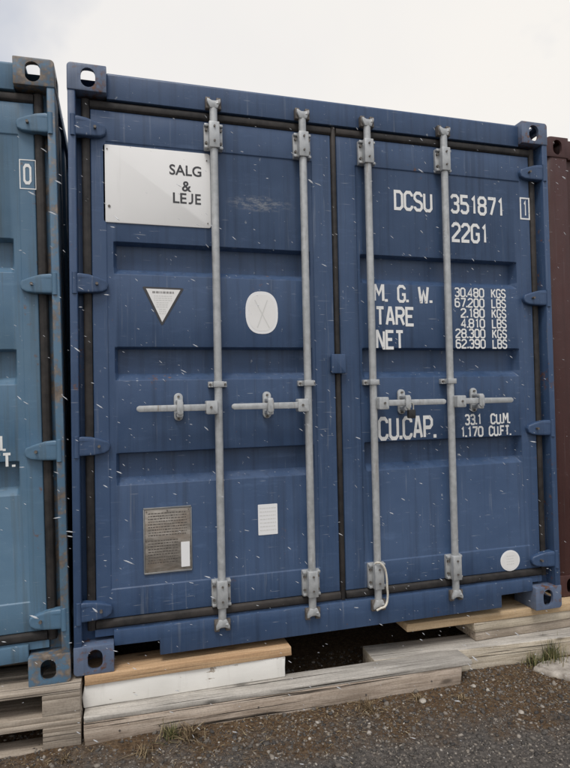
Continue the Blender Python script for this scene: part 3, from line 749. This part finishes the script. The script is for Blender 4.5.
timber('timber_board', 'timber_cream', 'upper of two stacked boards near the right corner of the blue container', (1.940, .052), (2.98, .046), .19, -.0875, -.0405, seed=8, rough=.004)
timber('plank', 'pine_pale', 'pale pine plank under the right corner of the blue container', (1.560, .060), (2.98, .030), .21, -.040, -.0005, seed=9, rough=.002, bev=.003)
for x, z in ((.14, .045), (.30, .040), (.72, .05), (1.22, .03), (1.55, .045)):
    MB().cyl((x, .004, z), (x, -.003, z), .004, 8).obj('nail', 'bolt', gb)
# back end supports
timber('timber_beam', 'timber_grey', 'grey timber sleeper under the far end of the blue container', (-.1, 5.75), (2.7, 5.75), .22, -.258, -.0005, seed=10)
timber('timber_beam', 'timber_grey', 'grey timber sleeper under the far end of the maroon container', (2.75, 5.85), (5.0, 5.85), .22, -.258, -.0005, seed=12)
timber('timber_beam', 'timber_grey', 'grey timber block under the maroon container, out at the right', (4.4, .12), (5.0, .12), .22, -.258, -.0005, seed=13)
timber('timber_beam', 'timber_grey', 'grey timber sleeper under the far end of the light blue container', (-2.6, 5.75), (-.15, 5.75), .22, -.262, -.010, seed=14)

# pallets under the left container
def box_mesh(name, lx, ly, lz, mat, seed):
    rnd = random.Random(seed); mb = MB().box(0, lx, 0, ly, 0, lz)
    mb.v = [(x+rnd.uniform(-.0015, .0015), y+rnd.uniform(-.0015, .0015), z) for x, y, z in mb.v]
    return mb.mesh(name, mat, bevel=.0025)
PB = [box_mesh('deck_board', 1.2, w_, .022, 'pallet_wood', k) for k, w_ in enumerate((.143, .098, .143, .098, .143))]
PS = box_mesh('bottom_board', 1.2, .10, .022, 'pallet_wood', 11); PK = box_mesh('block', .145, .10, .0425, 'pallet_block_wood', 12); PST = box_mesh('stringer_board', .145, .80, .020, 'pallet_wood', 13)
PK = box_mesh('block', .145, .10, .063, 'pallet_block_wood', 12)
def pallet(label, z, dx, dy, rz):
    p = empty('pallet', label, 'pallet', (.031+dx, -.054+dy, z), (0, 0, rz), 'pallets stacked under the left container')
    # local x runs from -1.2 to 0, y back from the front edge
    for y in (0, .35, .70): put('bottom_board', PS, p, (-1.2, y, 0))
    for y in (0, .35, .70):
        for x in (-1.2, -.6725, -.145): put('block', PK, p, (x, y, .022))
    for x in (-1.2, -.6725, -.145): put('stringer_board', PST, p, (x, 0, .085))
    y = 0
    for k, w_ in enumerate((.143, .098, .143, .098, .143)):
        put('deck_board', PB[k], p, (-1.2, y+(0, .166, .3285, .536, .657)[k], .105))
    return p
pallet('lower of two grey wooden pallets under the light blue container', -.264, 0, -.012, R(-2.5))
pallet('upper of two grey wooden pallets under the light blue container', -.137, -.002, -.008, R(-2.2))

# ------------------------------------------------------------------ gravel, stones, grass
rng = np.random.default_rng(5)
phi = (1+5**.5)/2
ico = np.array([(-1,phi,0),(1,phi,0),(-1,-phi,0),(1,-phi,0),(0,-1,phi),(0,1,phi),(0,-1,-phi),(0,1,-phi),(phi,0,-1),(phi,0,1),(-phi,0,-1),(-phi,0,1)], float)/1.9
icf = np.array([(0,11,5),(0,5,1),(0,1,7),(0,7,10),(0,10,11),(1,5,9),(5,11,4),(11,10,2),(10,7,6),(7,1,8),(3,9,4),(3,4,2),(3,2,6),(3,6,8),(3,8,9),(4,9,5),(2,4,11),(6,2,10),(8,6,7),(9,8,1)])
def scatter(name, pts, sizes, mat, flat=.6):
    n = len(pts); sh = 1+rng.uniform(-.42, .42, (n, 12, 1)); v = ico[None]*sh
    sc = np.stack([rng.uniform(.75, 1.25, n), rng.uniform(.6, 1.1, n), rng.uniform(flat*.7, flat*1.3, n)], 1)[:, None]
    v = v*sc; a = rng.uniform(0, 6.283, n); b = rng.normal(0, .35, n)
    ca, sa, cb, sb = np.cos(a)[:, None], np.sin(a)[:, None], np.cos(b)[:, None], np.sin(b)[:, None]
    x, y, z = v[..., 0], v[..., 1], v[..., 2]; y, z = y*cb-z*sb, y*sb+z*cb; x, y = x*ca-y*sa, x*sa+y*ca
    v = np.stack([x, y, z], -1)*sizes[:, None, None]/2 + pts[:, None]
    f = (icf[None]+12*np.arange(n)[:, None, None]).reshape(-1, 3); v = v.reshape(-1, 3)
    me = bpy.data.meshes.new(name); me.vertices.add(len(v)); me.vertices.foreach_set('co', v.ravel().astype(np.float32))
    me.loops.add(f.size); me.loops.foreach_set('vertex_index', f.ravel().astype(np.int32)); me.polygons.add(len(f))
    me.polygons.foreach_set('loop_start', np.arange(0, f.size, 3, dtype=np.int32)); me.polygons.foreach_set('loop_total', np.full(len(f), 3, np.int32))
    me.update(calc_edges=True); me.validate(); me.materials.append(M[mat]); return link(name, me)
P, Z = [], []
NST = 95000
xs = rng.uniform(-1.3, 3.6, NST); yy = rng.uniform(-1.5, .42, NST); sz = np.clip(rng.lognormal(math.log(.0062), .55, NST), .0028, .030)
for x, y, s in zip(xs, yy, sz):
    k = noise.noise(Vector((x*1.7+3, y*1.7, 2)))                       # mossy earth shows where the gravel thins out
    near = max(0, min(1, (y+.42-.10*x)/.26))
    if random.random() < .12+.62*near*(.75+.8*k): continue
    P.append((x, y, gh(x, y)+s*.06)); Z.append(s)
g = scatter('gravel', np.array(P), np.array(Z), 'gravel_stone')
stuff(tag(g, 'dark grey gravel with scattered pale pebbles covering the ground', 'gravel'))
# larger pale pebbles that can be picked out one by one
def pebble(px, py, s, k, label):
    rnd = random.Random(k); bm = bmesh.new(); bmesh.ops.create_icosphere(bm, subdivisions=2, radius=s/2)
    o3 = Vector((k*3.1, k*1.7, 0))
    for v in bm.verts: v.co *= 1+.35*noise.noise(v.co*(1.6/s)+o3); v.co.z *= .6
    me = bpy.data.meshes.new('pebble'); bm.to_mesh(me); bm.free(); me.materials.append(M['slab_stone'])
    o = link('pebble', me); o.location = (px, py, gh(px, py)+s*.16); tag(o, label, 'stone', 'pale pebbles on the gravel')
pebble(1.495, -.195, .035, 1, 'pale pebble just in front of the right end of the long grey timber')
pebble(1.79, -.150, .024, 2, 'small pale pebble at the end corner of the grey timber')
pebble(1.86, -.40, .026, 3, 'lone pale pebble on the gravel at the lower right')
# pale flat stone at the right
def slab():
    rnd = random.Random(4); o = [(2.158, -.118), (2.20, -.085), (2.31, -.07), (2.50, -.09), (2.60, -.16), (2.58, -.28), (2.44, -.33), (2.31, -.30), (2.235, -.245), (2.175, -.175)]
    cx, cy = 2.37, -.2; vs = []; H = [(.0, .97), (.018, 1.02), (.030, .99), (.036, .95), (.037, .6)]
    for h, s in H:
        for i in range(len(o)*4):
            a, b = o[i//4], o[(i//4+1) % len(o)]; t = (i % 4)/4; x = a[0]*(1-t)+b[0]*t; y = a[1]*(1-t)+b[1]*t
            q = 1+.05*noise.noise(Vector((x*25, y*25, h*60))); vs.append((cx+(x-cx)*s*q, cy+(y-cy)*s*q, G0-.012+h+.05*(x-2.15)*.3+.004*noise.noise(Vector((x*15, y*15, 3)))))
    n = len(o)*4; fs = [(k*n+i, k*n+(i+1) % n, (k+1)*n+(i+1) % n, (k+1)*n+i) for k in range(len(H)-1) for i in range(n)]
    fs += [tuple(range(n-1, -1, -1)), tuple(range((len(H)-1)*n, len(H)*n))]
    tag(MB().add(vs, fs).obj('flat_stone', 'slab_stone', angle=50), 'pale flat broken stone on the ground at the right edge', 'stone')
slab()
def blades(name, spots, mat, hmin, hmax, spread, lean, width=.0022, seed=1):
    rnd = random.Random(seed); vs, fs = [], []
    for (cx, cy, n, hs) in spots:
        for _ in range(n):
            a = rnd.uniform(0, 6.283); r = spread*hs*abs(rnd.gauss(0, .5)); x, y = cx+r*math.cos(a), cy+r*math.sin(a); h = rnd.uniform(hmin, hmax)*hs
            l = rnd.gauss(0, lean); b = rnd.uniform(0, 6.283); z = gh(x, y)-.003; d = Vector((math.cos(b), math.sin(b), 0)); side = Vector((-d.y, d.x, 0)); o = len(vs); m = 5
            for i in range(m):
                t = i/(m-1); p = Vector((x, y, z)) + d*(l*h*t*t) + Vector((0, 0, h*t*(1-.35*abs(l)*t))); w_ = width*(1-t)**.7+.0002
                vs += [p-side*w_, p+side*w_]
            fs += [(o+2*i, o+2*i+1, o+2*i+3, o+2*i+2) for i in range(m-1)]
    me = bpy.data.meshes.new(name); me.from_pydata([tuple(v) for v in vs], [], fs); me.materials.append(M[mat]); return link(name, me)
for k, (x, y, n, s, lab) in enumerate(((.455, -.165, 130, 1.2, 'dry yellow grass tuft against the long grey timber, left of centre'), (1.235, -.175, 90, .9, 'dry straw tuft before the middle of the grey timber'),
        (.270, -.205, 70, .9, 'dry straw tuft at the bottom left in front of the timber'), (-.02, -.150, 40, .7, 'sparse dry tuft in front of the stacked pallets'),
        (1.49, -.175, 60, .7, 'low dry tuft near the right end of the grey timber'), (1.68, -.23, 36, .6, 'low straw tuft beyond the end of the grey timber'))):
    tag(blades('grass_tuft', [(x, y, n, s)], 'straw', .02, .06, .055, 1.0, seed=20+k), lab, 'grass tuft', 'grass tufts on the gravel')
for k, (x, y, n, s, lab) in enumerate(((2.31, -.055, 170, 1.35, 'green grass tuft behind the pale flat stone'), (2.20, -.06, 90, .9, 'smaller green grass tuft beside the flat stone'), (.38, -.135, 80, .8, 'low green tuft growing along the foot of the grey timber'))):
    tag(blades('grass_tuft', [(x, y, n, s)], 'green_blade', .03, .10, .07, .6, seed=40+k), lab, 'grass tuft', 'grass tufts on the gravel')
# dead stalks and moss litter lying on the ground
def litter(n, seed=3):
    rnd = random.Random(seed); vs, fs = [], []
    for _ in range(n):
        x = rnd.uniform(-.6, 3.0); y = -.08-abs(rnd.gauss(0, .16))
        if noise.noise(Vector((x*2.3, y*2.3, 7))) < rnd.uniform(-.35, .25): continue
        a = rnd.uniform(0, 6.283); l = rnd.uniform(.004, .024); z = gh(x, y)+rnd.uniform(.001, .006); d = Vector((math.cos(a), math.sin(a), rnd.uniform(-.15, .25)))*l; s = Vector((-math.sin(a), math.cos(a), 0))*rnd.uniform(.0006, .0018); p = Vector((x, y, z)); o = len(vs)
        q = p+d*.5+Vector((0, 0, .001)); vs += [p-s, p+s, q+s, q-s, p+d+s*.4, p+d-s*.4]; fs += [(o, o+1, o+2, o+3), (o+3, o+2, o+4, o+5)]
    me = bpy.data.meshes.new('dry_litter'); me.from_pydata([tuple(v) for v in vs], [], fs); me.materials.append(M['straw']); return link('dry_litter', me)
stuff(tag(litter(4200), 'dry brown straw and moss litter scattered on the gravel', 'litter'))

# ------------------------------------------------------------------ sleet falling in front of the containers
def sleet(n, seed=9):
    rnd = random.Random(seed); vs, fs = [], []
    for _ in range(n):
        p = Vector((rnd.uniform(-1.0, 2.9), rnd.uniform(-1.2, -.06), 0)); p.z = rnd.uniform(-.1, 2.42+.45*p.y)
        d = Vector((.83+rnd.gauss(0, .10), rnd.gauss(0, .25), -.50+rnd.gauss(0, .22))).normalized(); u = d.orthogonal().normalized(); q = d.cross(u)
        l = min(.016, rnd.lognormvariate(math.log(.0044), .5)); r = l*rnd.uniform(.13, .24); o = len(vs)
        vs.append(p-d*l); 
        for k, f in ((-.45, .8), (.35, 1.0)):
            for i in range(4): a = i*math.pi/2+rnd.uniform(-.3, .3); vs.append(p+d*l*k+(u*math.cos(a)+q*math.sin(a))*r*f*rnd.uniform(.7, 1.2))
        vs.append(p+d*l)
        for i in range(4):
            j = (i+1) % 4; fs += [(o, o+1+j, o+1+i), (o+1+i, o+1+j, o+5+j, o+5+i), (o+5+i, o+5+j, o+9)]
    me = bpy.data.meshes.new('falling_sleet'); me.from_pydata([tuple(v) for v in vs], [], fs); me.polygons.foreach_set('use_smooth', [True]*len(fs)); me.materials.append(M['wet_snow']); return link('falling_sleet', me)
stuff(tag(sleet(1500), 'white specks of sleet falling in front of the containers', 'sleet'))
